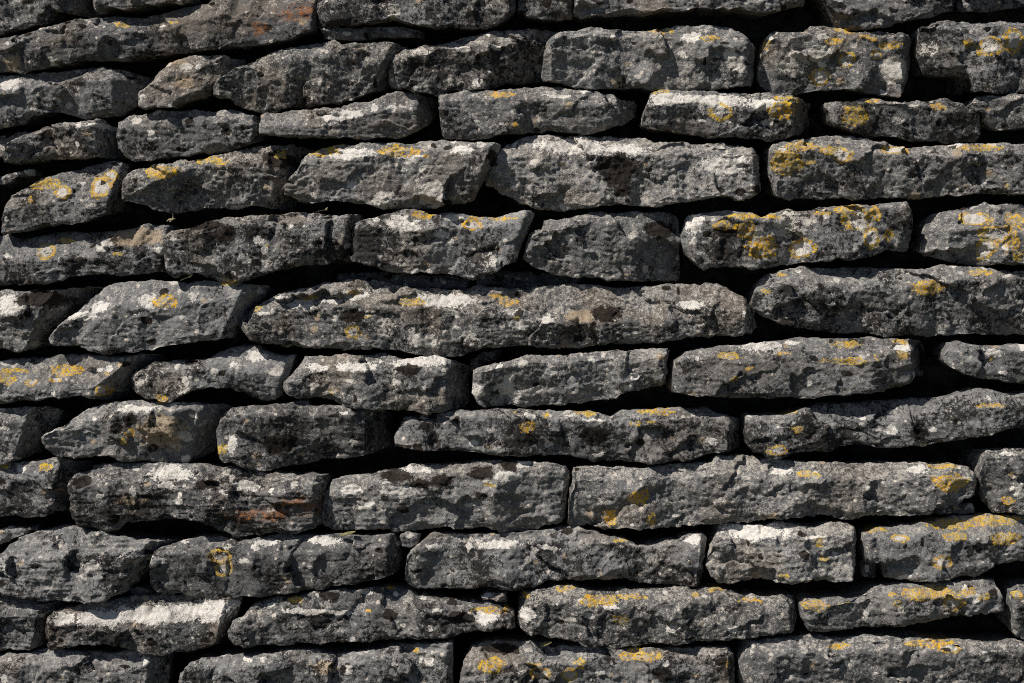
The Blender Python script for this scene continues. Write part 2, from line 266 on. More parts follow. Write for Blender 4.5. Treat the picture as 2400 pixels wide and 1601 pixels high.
'T7 2280,220 2300,170 2351,145 T8 30,110 150,90 300,65 500,40 700,15 770,0 850,10 1000,15 1200,5 1400,15 1600,15 1720,30 1745,90|T7 2275,380 2300,390 2351,390 T8 20,400 150,410 400,420 700,420 900,410 1050,390 1200,370 1380,365 1550,320 1650,290 1750,260|T8 0,150 200,150 400,165 600,150 800,130 950,165 1200,150 1380,110 1500,110 1680,80|cr=62 cl=22 wo=18',
'T8 1825,130 1850,40 1910,25 1980,45 2100,60 2200,60 2351,55 2800,60|T8 1825,160 1870,210 1950,250 2100,285 2250,300 2351,305 2800,310|T8 1840,100 2000,90 2200,90 2351,90|cl=20',
# eighth course
'T6 -120,510 0,495 150,490 280,490 355,525|T6 -120,910 0,880 50,875 120,840 180,810 190,800|T6 0,580 130,570 250,590|cr=45',
'T6 285,690 340,660 420,610 500,540 600,490 680,455 850,450 970,440 1100,460 1300,465 1500,475 1550,495|T6 290,740 330,790 380,825 500,840 650,835 750,825 850,850 1000,858 1150,872 1260,868 1340,840 1400,800|T6 400,640 600,580 800,540 1000,530 1200,500 1450,510|cr=50 tone=0.56',
'T6 1480,640 1500,570 1570,490 1700,475 1850,480 2100,450 2120,485 2351,485 T7 0,490 150,490 260,510 320,540|T6 1475,700 1490,830 1530,870 1600,875 1700,905 1800,930 1900,905 2050,885 2150,870 2200,840 2351,840 T7 0,840 100,830 200,810 300,770|T6 1540,580 1750,530 2000,540 2351,540 T7 180,530 280,560|cr=50',
'T7 400,600 420,555 600,550 750,535 950,515 1080,500 1250,505 1500,510 1620,510 1780,520 1860,560 1920,510 2100,500 2351,495 T8 50,500 180,490 250,530 400,570 440,580|T7 340,720 345,770 450,780 600,785 720,775 850,790 950,795 1050,820 1150,830 1300,820 1400,830 1550,835 1650,850 1750,860 1900,850 2100,860 2351,850 T8 100,830 250,805 430,770|T7 430,600 700,590 1000,560 1300,560 1600,590 1750,590 2000,570 2351,560 T8 200,570 330,620|cl=30 cr=38',
'T8 445,560 450,535 700,540 800,505 900,490 1050,460 1200,450 1400,440 1600,440 1800,420 1920,410 2000,375 2080,358 2200,370 2351,380 2800,400|T8 440,670 460,750 500,800 560,795 590,825 720,825 800,800 1000,790 1100,770 1300,760 1550,750 1700,750 1850,720 2000,690 2100,690 2250,640 2351,630 2800,620|T8 470,600 800,590 1000,590 1300,570 1600,560 1800,540 2000,500 2351,500|tone=0.57',
# ninth course
'T6 -120,900 0,880 150,870 300,855 380,845 450,870 545,890|T9 -120,110 0,100 150,110 300,90 420,50 480,30|T6 0,970 150,980 300,990 400,960|cr=50',
'T6 445,1020 500,960 600,920 620,885 850,870 1000,885 1200,890 1400,890 1600,905 1800,940 2000,955 2150,960 2240,970|T9 480,80 500,130 560,180 700,200 800,190 860,135 1000,115 1250,112 1400,130 1480,170 1600,225 1750,215 1900,200 2050,210 2200,190 2230,170|T6 520,1040 800,1050 1000,1030 1300,1050 1600,1060 1900,1080 2150,1040|cr=25 cl=15 strata=1 lab=long_stone_with_rust_coloured_right_end',
'T6 2180,1200 2220,1100 2280,1000 2351,970 T7 0,970 150,950 350,920 500,890 700,880 900,870 1100,865 1300,870 1400,880 1550,900 1585,940|T9 2190,120 2230,165 2351,180 T10 0,185 150,185 300,190 450,200 600,190 700,165 850,190 950,170 1100,205 1250,195 1450,150 1550,110|T7 0,1110 300,1000 600,1000 900,960 1200,950 1400,930|cl=32 cr=12 crust=0.6 tone=0.57',
'T7 1570,1130 1580,1060 1600,920 1750,905 1950,905 2100,915 2250,885 2351,880 T8 100,880 210,870 240,835 400,830 600,850 800,865 1000,880 1200,880 1400,870 1600,870 1750,875 1900,885 1980,910 2050,960 2085,1000|T10 1565,130 1600,150 1700,165 1850,175 2050,180 2200,180 2351,175 T11 0,160 200,145 400,125 600,105 800,95 1000,95 1200,100 1350,75 1480,80 1725,75 1745,30 1900,15 T8 1950,1110 2080,1100|T7 1610,1000 1900,970 2351,970 T8 200,950 500,980 800,990 1100,990 1500,1010 1750,960 2000,990|crust=0.68 cr=20',
'T8 2060,930 2075,850 2100,795 2200,785 2351,780 2800,790|T8 2100,1100 2110,1140 2160,1200 T11 2175,80 2351,80 2800,80|T8 2100,830 2351,810|cl=15',
# tenth course
'T9 -120,200 0,180 120,185 200,195|T9 -120,310 0,270 60,250 180,205|T9 -120,215 200,197|wo=-45',
'T9 -120,400 0,350 40,300 100,240 200,205 350,180 480,170 600,195 800,230 920,255 1050,265 1190,285|T9 -120,610 0,590 30,620 130,640 300,660 600,665 750,650 850,610 910,575|T9 0,400 300,380 600,370 900,310 1000,300|cr=48 strata=1',
'T9 1030,420 1050,340 1120,310 1250,270 1350,245 1480,240 1700,245 1900,230 2050,225 2200,225 2351,225 T10 0,230 200,235 350,225 400,260 440,310|T9 1020,570 1060,615 1200,640 1270,665 1450,660 1650,635 1800,635 1950,625 2100,600 2351,575 T10 0,565 150,545 250,520 380,480 420,400|T9 1070,370 1300,330 1600,320 1900,370 2100,360 2351,310 T10 100,320 300,310|cr=40',
'T10 435,500 440,400 470,340 530,290 620,225 750,220 900,235 1100,210 1200,215 1350,205 1480,180 1600,165 1700,200 1830,240 1980,260 2040,290 2150,280 2250,255 2351,250 T11 0,240 80,215 150,210 180,240|T10 430,560 450,590 520,605 700,585 850,575 1000,580 1200,590 1330,575 1400,535 1600,535 1800,530 1950,530 2080,555 2200,575 2351,575 T11 50,580 140,575|T10 500,340 750,310 1000,305 1200,290 1400,290 1700,280 1900,280 2000,290 2130,320 2300,270 T11 150,320|cl=28 cr=14 tone=0.55 crust=0.42',
'T11 175,400 200,310 250,220 270,175 350,165 500,160 650,145 760,140 850,165 1000,155 1150,140 1195,170 1215,300|T11 165,440 200,510 240,555 290,565 400,550 600,535 800,530 900,540 1050,530 1180,525 1215,450|T11 230,290 400,250 650,230 900,230 1180,200|cl=28 cr=12 crust=0.78 lab=short_pale_stone_with_a_white_top',
'T11 1255,210 1350,175 1500,175 1650,155 1750,130 1900,100 2050,95 2351,95 2800,100|T11 1270,340 1285,405 1385,410 1415,430 1425,520 1500,530 1700,535 1900,520 2050,520 2120,470 2180,410 2351,405 2800,400|T11 1290,250 1500,260 1700,220 1900,270 2100,260 2351,250|cl=8',
# eleventh course
'T9 -120,630 0,610 100,650 250,690 430,700|T9 -120,1040 0,1020 150,1010 250,1005 310,1000|T9 0,760 150,770 260,740|cr=45 strata=1',
'T9 300,850 310,790 360,750 500,720 620,695 800,680 1000,655 1100,645 1200,660 1400,665 1550,660 1645,670|T9 300,960 340,1010 450,985 550,960 750,970 900,1005 1150,1025 1300,1010 1420,1000 1500,970 1570,940|T9 340,820 550,840 800,860 1000,870 1250,830 1450,850 1560,760|cr=32 cl=14 lab=stone_with_a_broad_white_lichen_band_along_its_top',
'T9 1575,890 1600,830 1680,780 1750,700 1900,665 2050,650 2150,620 2351,600 T10 50,595 200,590 370,600 450,610 520,650 700,675 850,680 1000,690 1100,710 1190,760|T9 1580,920 1620,960 1720,980 1900,970 2100,960 2351,965 T10 0,970 200,955 400,940 600,925 750,905 900,880 1050,860 1195,850|T9 1640,860 1800,840 1950,790 2200,750 2351,740 T10 0,760 200,760 500,740 750,760 900,760 960,830 1100,790|',
'T10 1200,800 1215,690 1240,620 1350,600 1480,580 1600,580 1750,625 1900,625 2050,610 2250,595 2351,590 T11 80,600 200,595 300,600 420,645 600,655 750,650 800,660|T10 1200,840 1270,910 1400,940 1600,945 1680,975 1850,995 2050,985 2200,965 2351,970 T11 100,965 300,940 450,920 600,900 780,880 820,800|T10 1230,720 1400,680 1600,700 1800,730 2100,700 2351,680 T11 200,670 500,690 780,690|cl=25 cr=25 crust=0.68',
'T11 815,690 860,650 1000,665 1180,670 1300,630 1400,590 1550,570 1700,570 1800,565 2000,560 2050,545 2180,555 2210,620 2240,720|T11 830,780 870,870 950,885 1080,880 1200,860 1350,855 1550,850 1700,820 1850,790 2000,755 2150,750 2235,745|T11 840,720 1000,700 1200,690 1400,640 1700,640 2000,620 2200,640|lab=thin_tapering_stone_with_ochre_yellow_lichen_along_its_top',
'T11 2285,620 2351,570 2800,560|T11 2310,920 2351,950 2800,960|T11 2300,650 2800,640|',
# small wedging stones deep in the joints
'T10 955,640 1030,622 1130,620|T10 970,662 1060,668 1140,675|T10 955,650 1140,640|wo=-6 cl=4 cr=4',
'T4 -60,700 150,690 500,700 900,715|T4 -60,790 150,800 500,800 900,810|T4 -60,730 900,750|wo=-75 tone=0.36',
'T4 920,700 1100,680 1400,690 1700,730|T4 930,800 1150,815 1400,800 1700,800|T4 920,740 1700,760|wo=-75 tone=0.36',
'T0 2190,170 2351,160 T1 200,160 560,180|T0 2210,235 2351,250 T1 200,240 560,230|T0 2190,190 T1 560,200|wo=-30 tone=0.4',
'T10 400,230 450,215 540,225|T10 410,300 460,310 530,270|T10 400,250 540,245|wo=-26 cl=5 cr=5',
'T11 1290,430 1340,425 1405,430|T11 1290,520 1340,530 1400,520|T11 1290,450 1400,450|wo=-65 tone=0.4',
'T11 1750,45 1850,30 2080,25|T11 1760,85 1850,90 2100,80|T11 1750,55 2100,50|wo=-60 tone=0.4',
'T7 880,170 950,120 1100,100|T7 880,230 950,190 1100,150|T7 880,190 1100,120|wo=-65 tone=0.4',
'T9 850,620 950,600 1020,640|T9 850,660 950,680 1030,670|T9 850,635 1020,645|wo=-60 tone=0.4',
# twelfth course
'T9 -120,1085 0,1065 150,1045 350,1015 450,1025 600,1050 750,1055 900,1045 1050,1040 1140,1040|T9 -120,1420 400,1430 800,1430 1080,1420|T9 0,1120 300,1110 600,1120 900,1160 1100,1080|cr=40',
'T9 1230,1190 1300,1110 1400,1080 1550,1060 1700,1060 1850,1050 2000,1030 2200,1035 2351,1040 T10 50,1040 200,1020 350,1000 500,985 650,970 760,965|T9 1190,1420 1700,1440 T10 0,1440 400,1440 770,1420|T9 1300,1150 1600,1140 2000,1120 2351,1130 T10 200,1080 400,1060 740,1020|cr=12',
'T10 830,1180 860,1080 900,1010 1000,975 1150,975 1400,970 1450,995 1600,990 1750,1010 1900,1020 2050,1010 2200,1010 2351,1020 T11 100,1010 200,1000 330,1005 370,1060|T10 790,1420 1500,1440 2200,1440 T11 390,1420|T10 900,1150 1300,1160 1500,1110 1700,1080 1900,1060 2200,1080 2351,1080 T11 200,1060|',
'T11 390,1090 420,1030 470,970 600,965 800,945 900,925 1000,930 1200,935 1450,930 1600,935 1800,955 1950,975 2150,980 2351,975 2800,980|T11 420,1420 1200,1440 2000,1440 2800,1430|T11 440,1050 800,1040 1200,1040 1600,1010 1800,1020 2000,1030 2351,1030|cl=25',
]
# growths and stains: kind, then tile: x y rx ry ; ...
GROWTH = {
'y': '''T0: 820 170 45 15;1200 150 30 12;1920 1065 40 30;1100 1180 120 35;1430 1100 110 30;2230 1030 100 40
T1: 1100 640 90 20;2200 200 90 18;1190 860 25 20;400 1040 130 40;20 995 25 15;580 1085 25 12;2200 620 60 18
T2: 190 260 60 20;1050 280 70 20;1130 200 90 25;1290 250 60 20;1440 300 80 20;590 290 30 30;1950 305 30 30;690 760 90 50;740 675 100 25;1320 680 40 20;1200 800 80 60;1170 735 50 12;1770 730 55 30;830 1000 100 35;720 1110 100 80;2050 1010 150 25;1000 1030 60 30;880 1110 30 25
T3: 290 80 100 40;200 190 20 25;1080 20 90 30;420 480 60 20;790 570 40 15;1120 900 90 40;1840 520 12 12;2100 875 70 14;1760 940 25 20;1560 765 60 12
T4: 560 310 60 25;920 320 60 15;1100 325 120 10;80 840 40 20;490 905 80 25;1155 905 70 25;1080 865 60 10;1220 1025 25 20
T5: 300 375 70 25;500 310 180 18;450 400 60 60;560 520 110 80;1330 300 40 50;1430 440 30 40;960 280 50 18;1130 260 80 25;2300 340 60 60;2280 500 50 50;2310 590 40 40;690 710 40 14;1690 810 110 45;2070 700 80 22;580 830 20 20;720 15 40 20;2230 100 20 15
T6: 100 230 100 15;20 260 30 50;450 230 120 35;60 300 40 30;740 250 20 20;820 185 15 12;1100 420 40 25;1080 465 12 8;900 660 30 25;850 715 35 25;1520 780 40 35;290 905 50 20;20 900 30 12
T7: 1280 630 60 35;1200 522 20 10;1410 540 25 20;1690 520 80 20;2130 578 25 8;2170 515 120 18;1010 1020 45 13;2050 1100 70 45;1840 1215 40 15
T8: 320 128 80 18;1150 50 90 25;690 108 50 10;1500 120 45 30;1130 170 110 20;450 210 35 20;960 165 25 20;1320 145 15 15;340 290 30 20;1510 28 40 15;2140 150 18 18;2120 470 100 18;800 635 40 25;740 520 60 15;880 950 70 20;1850 1000 110 60;1800 890 110 18;2265 945 15 15;2265 1130 30 30
T9: 2030 680 40 18
T10: 1030 225 15 8;1920 258 70 14;1850 100 40 50;2140 110 35 45;1270 635 35 22;1560 590 80 15;1720 670 80 35;1850 670 60 30;2000 640 100 14;1930 790 45 35;1040 735 130 20;320 595 40 10;185 735 15 12;1030 1120 90 40;1330 1110 45 15;1640 1090 50 20;2060 1050 120 35;510 1025 25 18;1650 1140 40 15
T11: 940 270 30 35;700 500 40 15;980 380 40 15;1350 190 80 15;1880 230 90 30;1900 150 200 30;2230 240 110 40;2200 120 150 30;920 700 80 35;1120 685 50 10;1700 620 160 45;2090 650 45 25;1960 610 60 25;1440 630 40 12;470 670 90 12;100 630 25 12;240 602 60 10;1090 993 60 15;1720 965 160 22;310 1110 15 15;2330 640 30 30''',
'r': '''T2: 970 510 80 65;1140 410 60 50;1350 360 45 35;2270 290 80 100;2100 330 110 70;270 770 90 65;1100 1060 80 60;1480 1030 110 35
T3: 420 150 70 55;690 110 90 85;750 30 50 50;300 550 70 60
T4: 900 370 80 35;80 1110 65 50;170 980 30 35
T5: 850 530 90 75;1200 330 110 100;1300 470 60 80;2020 330 130 50;2170 430 140 60;2100 530 80 80
T6: 390 255 70 25;200 310 40 35;370 300 60 18;690 370 50 45;2300 375 35 25
T7: 2025 595 40 22
T8: 660 780 75 40
T9: 1510 360 80 45;1540 450 70 55
T10: 1380 1180 90 50;1570 1190 60 50
T11: 1500 240 70 30;1790 400 80 50;1470 690 35 25;1880 690 80 60;1840 1010 90 28''',
'w': '''T0: 690 860 80 15;1040 920 25 35;2300 820 60 40;40 560 60 50
T1: 60 785 70 25;840 330 45 25;1900 250 30 20;1700 280 25 20;450 1080 100 15;60 1060 130 35;840 1040 60 25;1580 1000 200 50;1930 1040 130 45;2250 680 100 40;1480 655 80 10
T2: 60 250 55 35;330 370 40 30;200 690 220 40;560 720 100 30;300 1130 130 60
T3: 690 500 50 35;1010 895 50 40;560 1000 90 30;680 940 50 40;1320 870 20 25;1680 610 35 30;1820 540 25 40;80 920 90 60;2060 915 80 30;1890 870 60 20;2280 900 80 12
T4: 440 370 100 45;770 320 50 18;690 440 40 25;80 850 80 30;700 890 180 40;1260 1060 90 25;1410 1025 45 25;550 1170 90 40;1240 980 50 20
T5: 90 360 50 60;60 920 70 25;560 480 60 60;1250 380 60 40;850 530 50 40
T6: 735 205 25 20;1740 135 70 25;2180 205 60 25;940 495 110 18;1590 740 30 45;1180 950 140 40;1150 1020 50 20;1690 1025 70 30;1240 1085 22 18;920 1060 20 30;680 1100 30 15;1540 1065 30 20
T7: 100 200 110 30;560 170 160 30;375 315 25 18;1130 360 65 40;935 380 40 40;1210 410 30 30;1150 285 40 28;1090 215 20 20;1450 225 45 30;2030 280 20 18;1300 550 30 25;1740 570 60 12;390 1065 100 35;500 925 110 20;1150 960 90 25;60 1065 60 35;1250 885 50 20
T8: 540 55 120 25;1530 70 80 15;760 38 50 12;2150 110 50 30;670 618 25 10;1450 645 40 25;1620 915 55 22;700 930 70 20;2320 1060 30 40
T9: 1060 400 50 25;640 420 50 30;440 790 60 35;700 790 150 40;1100 770 250 45;1430 760 130 50;1500 700 120 25;2150 750 200 14;1830 270 60 18;2230 260 100 20;430 1170 30 30;30 1210 30 20
T10: 1060 285 130 25;640 320 60 25;1330 350 30 40;1420 310 60 20;1850 705 50 15;980 780 80 35;170 620 40 15;20 745 40 25;1270 760 50 40;590 1070 40 40;30 1140 40 25
T11: 520 195 180 45;920 230 60 15;2020 650 60 25;350 865 25 18;90 250 70 22''',
'd': '''T0: 1910 1090 90 50
T1: 1900 1150 120 80;1050 1090 30 40
T3: 260 880 120 50;1550 440 60 60;1400 370 100 30
T4: 1900 50 80 50;1940 130 50 40;2200 400 100 50;85 1000 60 40;1830 980 90 50
T5: 330 390 60 60;180 440 30 25
T6: 890 570 40 30;800 630 30 30;1910 740 100 60;560 1000 60 30;1420 1020 60 25
T7: 470 225 60 30;1745 685 75 55;1295 690 40 35;1150 665 20 18;380 960 90 35;540 1015 55 25;690 995 65 40;960 940 80 35;1160 890 50 30;300 1110 30 18;960 1095 35 18;420 1190 30 30
T8: 1640 660 50 40
T9: 1055 945 30 30;2260 640 60 25
T10: 830 790 80 40;330 770 40 30;2220 1180 60 40;1100 1020 100 30''',
't': '''T0: 70 430 50 60;1270 565 55 40;1200 430 80 28
T1: 1910 550 50 30
T3: 900 450 200 60
T4: 1640 1000 90 45
T6: 870 1130 60 40;980 1130 20 20;1100 650 150 120
T7: 935 380 40 40
T9: 2230 1120 80 40''',
'o': '''T0: 2050 70 130 60;1780 190 60 40
T6: 2050 1170 140 60
T9: 1800 80 200 40''',
'g': '''T1: 350 70 45 45;860 85 50 40;745 560 35 30;550 370 60 50
T2: 380 420 70 45;790 430 90 70;950 360 70 50;1480 470 95 80;1690 330 60 45
T3: 1830 640 40 25
T4: 460 500 28 20;750 490 25 28;1130 480 20 20;405 635 25 28;990 610 70 60;300 200 70 60;630 165 80 80;300 1085 60 65;880 1170 70 50
T5: 760 370 110 80
T6: 960 290 70 50;1100 262 28 20;1280 320 40 40;1280 365 38 30;1900 235 50 30;1260 690 40 35
T7: 1335 365 40 25;1075 740 30 28;1030 630 35 25
T8: 860 670 25 18
T9: 780 850 30 20''',
}
PATCH = []
for kind, txt in GROWTH.items():
    for line in txt.strip().split('\n'):
        t, rest = line.split(':'); t = int(t.strip()[1:])
        for q in rest.split(';'):
            x, y, rx, ry = map(float, q.split())
            PATCH.append((kind, ORG[t][0] + x / 2.939, ORG[t][1] + y / 2.939, (0.95 if kind in 'yr' else 1.1) * rx / 2.939, (0.95 if kind in 'yr' else 1.1) * ry / 2.939))

# ------------------------------------------------------------------ the wall and its stones
def thing(name, label, cat, loc):
    o = bpy.data.objects.new(name, None); col.objects.link(o); o.location = loc
    o['label'] = label; o['category'] = cat; o['kind'] = 'thing'; o.empty_display_size = 0.2
    return o
wall = thing('dry_stone_wall', 'grey limestone dry stone wall of stacked flat stones spotted with lichen', 'wall', (0, 0, 0))

def mesh_object(name, V, quads, tris, mat, parent, origin=None, smooth=True):
    V = np.asarray(V, np.float64)
    if origin is None: origin = V.mean(0)
    me = bpy.data.meshes.new(name)
    nq, ntr = len(quads), len(tris)
    me.vertices.add(len(V)); me.vertices.foreach_set('co', (V - origin).astype(np.float32).ravel())
    loops = np.concatenate([np.asarray(quads, np.int32).ravel(), np.asarray(tris, np.int32).ravel()]).astype(np.int32)
    me.loops.add(len(loops)); me.loops.foreach_set('vertex_index', loops)
    me.polygons.add(nq + ntr)
    st = np.concatenate([np.arange(nq) * 4, nq * 4 + np.arange(ntr) * 3]).astype(np.int32)
    me.polygons.foreach_set('loop_start', st)
    me.update(calc_edges=True)
    me.polygons.foreach_set('use_smooth', np.ones(nq + ntr, bool) if smooth else np.zeros(nq + ntr, bool))
    me.materials.append(mat)
    me.validate()
    o = bpy.data.objects.new(name, me); col.objects.link(o); o.location = origin
    if parent: o.parent = parent
    return o

def smooth1(A, n, axis):
    for _ in range(n):
        B = A.copy()
        sl = [slice(None)] * A.ndim
        a, b, c = sl.copy(), sl.copy(), sl.copy()
        a[axis] = slice(0, -2); b[axis] = slice(1, -1); c[axis] = slice(2, None)
        B[tuple(b)] = 0.25 * A[tuple(a)] + 0.5 * A[tuple(b)] + 0.25 * A[tuple(c)]
        A = B
    return A

def build_stone(idx, top, bot, crest, opt, step=2.8):
    R = np.random.RandomState(1000 + idx)
    def pw(x, per, amp):
        kn = np.arange(x.min() - per, x.max() + 2 * per, per); kn = kn + R.uniform(-0.35, 0.35, len(kn)) * per
        return np.interp(x, kn, R.uniform(-amp, amp, len(kn)))
    L = max(top[-1, 0] - top[0, 0], bot[-1, 0] - bot[0, 0])
    nx = max(int(L / step), 24)
    t = np.linspace(0, 1, nx)
    tx = top[0, 0] + (top[-1, 0] - top[0, 0]) * t
    bx = bot[0, 0] + (bot[-1, 0] - bot[0, 0]) * t
    ty = np.interp(tx, top[:, 0], top[:, 1]) - 2.5 + pw(tx, 17, 2.4) + pw(tx, 60, 2); by = np.interp(bx, bot[:, 0], bot[:, 1]) + 3.5 + pw(bx, 20, 3.2) + pw(bx, 65, 3)
    by = np.maximum(by, ty + 4)
    mx = 0.5 * (tx + bx)
    cy = np.interp(mx, crest[:, 0], crest[:, 1]) + pw(mx, 28, 7)
    H = by - ty
    f = np.clip((cy - ty) / H, 0.10, 0.80)
    f = smooth1(f, 1, 0)
    medH = np.median(H)
    # ring stations: back-top, top edge T, arris C, lower arris, bottom B, back-bottom
    nt_ = max(int(medH * 0.45 / step), 10); nf = max(int(medH * 0.7 / step), 16); nc = max(int(medH * 0.3 / step), 5)
    D = 215.0
    k = R.uniform(0.85, 1.35); lean = R.uniform(0.05, 0.26); wc = R.uniform(-7, 7) + opt.get('wo', 0) + pw(mx, 75, 8) + pw(mx, 26, 2.5); lean = np.clip(lean + pw(mx, 60, 0.14), 0, 0.5)
    chipn = pn(np.stack([mx / 70, np.full(nx, idx * 3.1), np.zeros(nx)], -1), 3)
    chip = np.clip(9 + 26 * chipn + pw(mx, 30, 6), 2, 40)
    chipf = np.clip(0.13 + 0.20 * pn(np.stack([mx / 55, np.full(nx, idx * 5.7), np.ones(nx)], -1), 4) + pw(mx, 34, 0.08), 0.04, 0.42)
    Cx, Cyy = tx + (bx - tx) * f, ty + H * f
    wT = wc - 40 * (1 - np.exp(-(H * f) * k / 40))
    hf = H * (1 - f)
    Ex, Ey = tx + (bx - tx) * (1 - chipf * (1 - f)), ty + H * (1 - chipf * (1 - f))
    wE = wc - hf * (1 - chipf) * lean
    wB = wE - chip
    pts = [(tx, ty + 6 + 0.03 * D, np.full(nx, -D)), (tx, ty + 3, np.minimum(wT - 45, -0.5 * D)), (tx, ty, wT), (Cx, Cyy, wc), (Ex, Ey, wE), (bx, by, wB), (bx, by - 14, np.minimum(wB - 60, -0.5 * D)), (bx, by - 26, np.full(nx, -D))]
    cnt = [3, max(int(40 / step / 2), 4), nt_, nf, nc, max(int(40 / step / 2), 4), 3]
    X, Y, W, flag = [], [], [], []
    for s in range(len(cnt)):
        a, b = pts[s], pts[s + 1]
        for q in range(cnt[s]):
            r = q / cnt[s]
            X.append(a[0] + (b[0] - a[0]) * r); Y.append(a[1] + (b[1] - a[1]) * r); W.append(a[2] + (b[2] - a[2]) * r)
            flag.append((s + r))
    X.append(pts[-1][0]); Y.append(pts[-1][1]); W.append(pts[-1][2]); flag.append(7.0)
    X, Y, W = np.array(X).T, np.array(Y).T, np.array(W).T          # nx * nr
    flag = np.array(flag); nr = len(flag)
    # ends cut back
    e0 = np.abs(mx - mx[0]); e1 = np.abs(mx[-1] - mx)
    cl = opt.get('cl', R.uniform(6, 16)); cr = opt.get('cr', R.uniform(6, 18))
    rl, rr = R.uniform(0.7, 1.3), opt.get('rr', R.uniform(1.7, 2.4))
    front = np.clip((flag - 1.0), 0, 1) * np.clip((6.0 - flag), 0, 1)
    topish = np.clip((flag - 1.2) / 1.4, 0, 1)
    cut = (opt.get('rl', rl) * np.clip(cl - e0, 0, None))[:, None] + (rr * np.clip(cr - e1, 0, None))[:, None] * (0.55 + 0.45 * topish)[None, :]
    W = W - cut * front[None, :]
    vis = (flag > 1.3) & (flag < 5.7)
    nsm = int(R.choice([1, 1, 2, 3]))
    Pm = np.stack([X, Y, W], -1)
    Pm = smooth1(Pm, nsm, 1)
    Pm[:, :, 2] = smooth1(Pm[:, :, 2], 1, 0)
    # normals of the base form
    du = np.gradient(Pm, axis=0); dv = np.gradient(Pm, axis=1)
    Nn = np.cross(du, dv); Nn /= (np.linalg.norm(Nn, axis=2, keepdims=True) + 1e-9)
    F = Pm.reshape(-1, 3); NN = Nn.reshape(-1, 3)
    if NN.reshape(nx, nr, 3)[nx // 2, np.argmin(np.abs(flag - 3.5)), 2] < 0: NN = -NN
    off = R.uniform(0, 90, 3)
    Q = F + off * 10
    lowres = step > 5
    # broken planes
    K = max(int(L * medH / 5500), 4)
    kx = R.uniform(mx[0], mx[-1], K); kt = R.uniform(0, 1, K)
    ky = np.interp(kx, mx, ty) + kt * np.interp(kx, mx, H)
    gx = R.normal(0, 0.16, K); gy = R.normal(0, 0.15, K); kc = R.normal(0, 1.4, K)
    wx_ = pn(Q / 34, 11) * 18 + pn(Q / 12, 13) * 6; wy_ = pn(Q / 34, 12) * 18 + pn(Q / 12, 14) * 6
    dx = (F[:, 0] + wx_)[:, None] - kx; dy = (F[:, 1] + wy_)[:, None] - ky
    d2 = dx * dx * 0.5 + dy * dy * 1.4
    d2 = d2 - d2.min(1, keepdims=True)
    wt = np.exp(-d2 / 80.0); wt /= wt.sum(1, keepdims=True)
    pl = np.clip((wt * (gx * dx + gy * dy + kc)).sum(1), -22, 16)
    cru = opt.get('crust', R.uniform(0.32, 0.56)); rough = 0.55 + 1.7 * max(cru - 0.38, 0) + R.uniform(0, 0.25)
    st = np.array([0.55, 2.4, 0.55]) if opt.get('strata') or R.rand() < 0.25 else np.array([0.8, 1.35, 0.8])
    d = 5 * pn(Q / 150, 1)
    n2 = pn(Q * st / 70, 2); d = d + 4.5 * (0.2 - np.abs(n2))
    n3 = pn(Q * st / 30, 5); d = d + rough * 2.4 * (0.2 - np.abs(n3))
    n4 = pn(Q / 15, 6); d = d + rough * 0.9 * n4; n5 = pn(Q * np.array([0.22, 2.0, 1.6]) / 24, 15); d = d + (5.5 if opt.get('strata') else 1.9) * (0.15 - np.abs(n5))
    if not lowres:
        d = d + (0.6 + rough) * 1.15 * pn(Q / 8, 7) + (0.4 + rough) * 1.3 * (0.2 - np.abs(pn(Q * np.array([0.8, 1.3, 1]) / 13, 16)))
        pit = np.clip(pn(Q / 17, 8) - 0.30, 0, 0.3); d = d - rough * 7 * pit
        pit = np.clip(pn(Q / 48, 9) - 0.34, 0, 0.25); d = d - rough * 10 * pit
    fl = np.tile(flag, nx)
    amp = np.clip((fl - 0.5), 0.15, 1) * np.clip((6.6 - fl), 0.15, 1)
    G = F + NN * (d * amp)[:, None]
    fw = np.clip(fl - 1.3, 0, 1) * np.clip(6 - fl, 0, 1)
    G[:, 2] += pl * fw
    # shaders' guides
    nV = len(G)
    lich = np.zeros((nV + 2, 4), np.float32); stain = np.zeros((nV + 2, 4), np.float32)
    jx = F[:, 0] + 5 * pn(Q / 16, 21) + 6 * pn(Q / 45, 23); jy = F[:, 1] + 4 * pn(Q / 16, 22) + 4 * pn(Q / 45, 24)
    x0, x1, y0, y1 = F[:, 0].min(), F[:, 0].max(), ty.min(), by.max()
    CH = {'y': (0, 0), 'r': (0, 0), 'w': (0, 1), 'd': (0, 2), 't': (0, 3), 'o': (1, 0), 'g': (1, 1)}
    brk = pn(np.stack([F[:, 0] / 26, F[:, 1] / 26, Q[:, 0] * 0 + idx], -1), 25)
    patches = PATCH + [(R.choice(list('wwwggggddt')), R.uniform(x0, x1), R.uniform(y0, y1), R.uniform(4, 13), R.uniform(3, 9)) for _ in range(int(L / 32))]
    if lowres:
        patches = [(R.choice(list('yrwwdg')), R.uniform(x0, x1), R.uniform(y0, y1), R.uniform(8, 30), R.uniform(5, 14)) for _ in range(R.randint(1, 5))]
    for kind, px, py, rx, ry in patches:
        if px < x0 or px > x1: continue
        yt, yb = np.interp(px, mx, ty), np.interp(px, mx, by)
        if py < yt - 6 or py > yb + 6: continue
        dd = np.sqrt(((jx - px) / rx) ** 2 + ((jy - py) / ry) ** 2)
        if kind == 'r':
            v = np.maximum(1 - 0.5 * np.abs(dd - 0.80) / 0.20, 0) * (dd < 1.6) * np.clip(0.95 + 0.75 * brk, 0, 1)
            a2 = np.maximum(1 - 0.5 * dd / 0.75, 0) * 0.9
            stain[:nV, 1] = np.maximum(stain[:nV, 1], a2)
        else:
            v = np.maximum(1 - 0.5 * dd, 0)
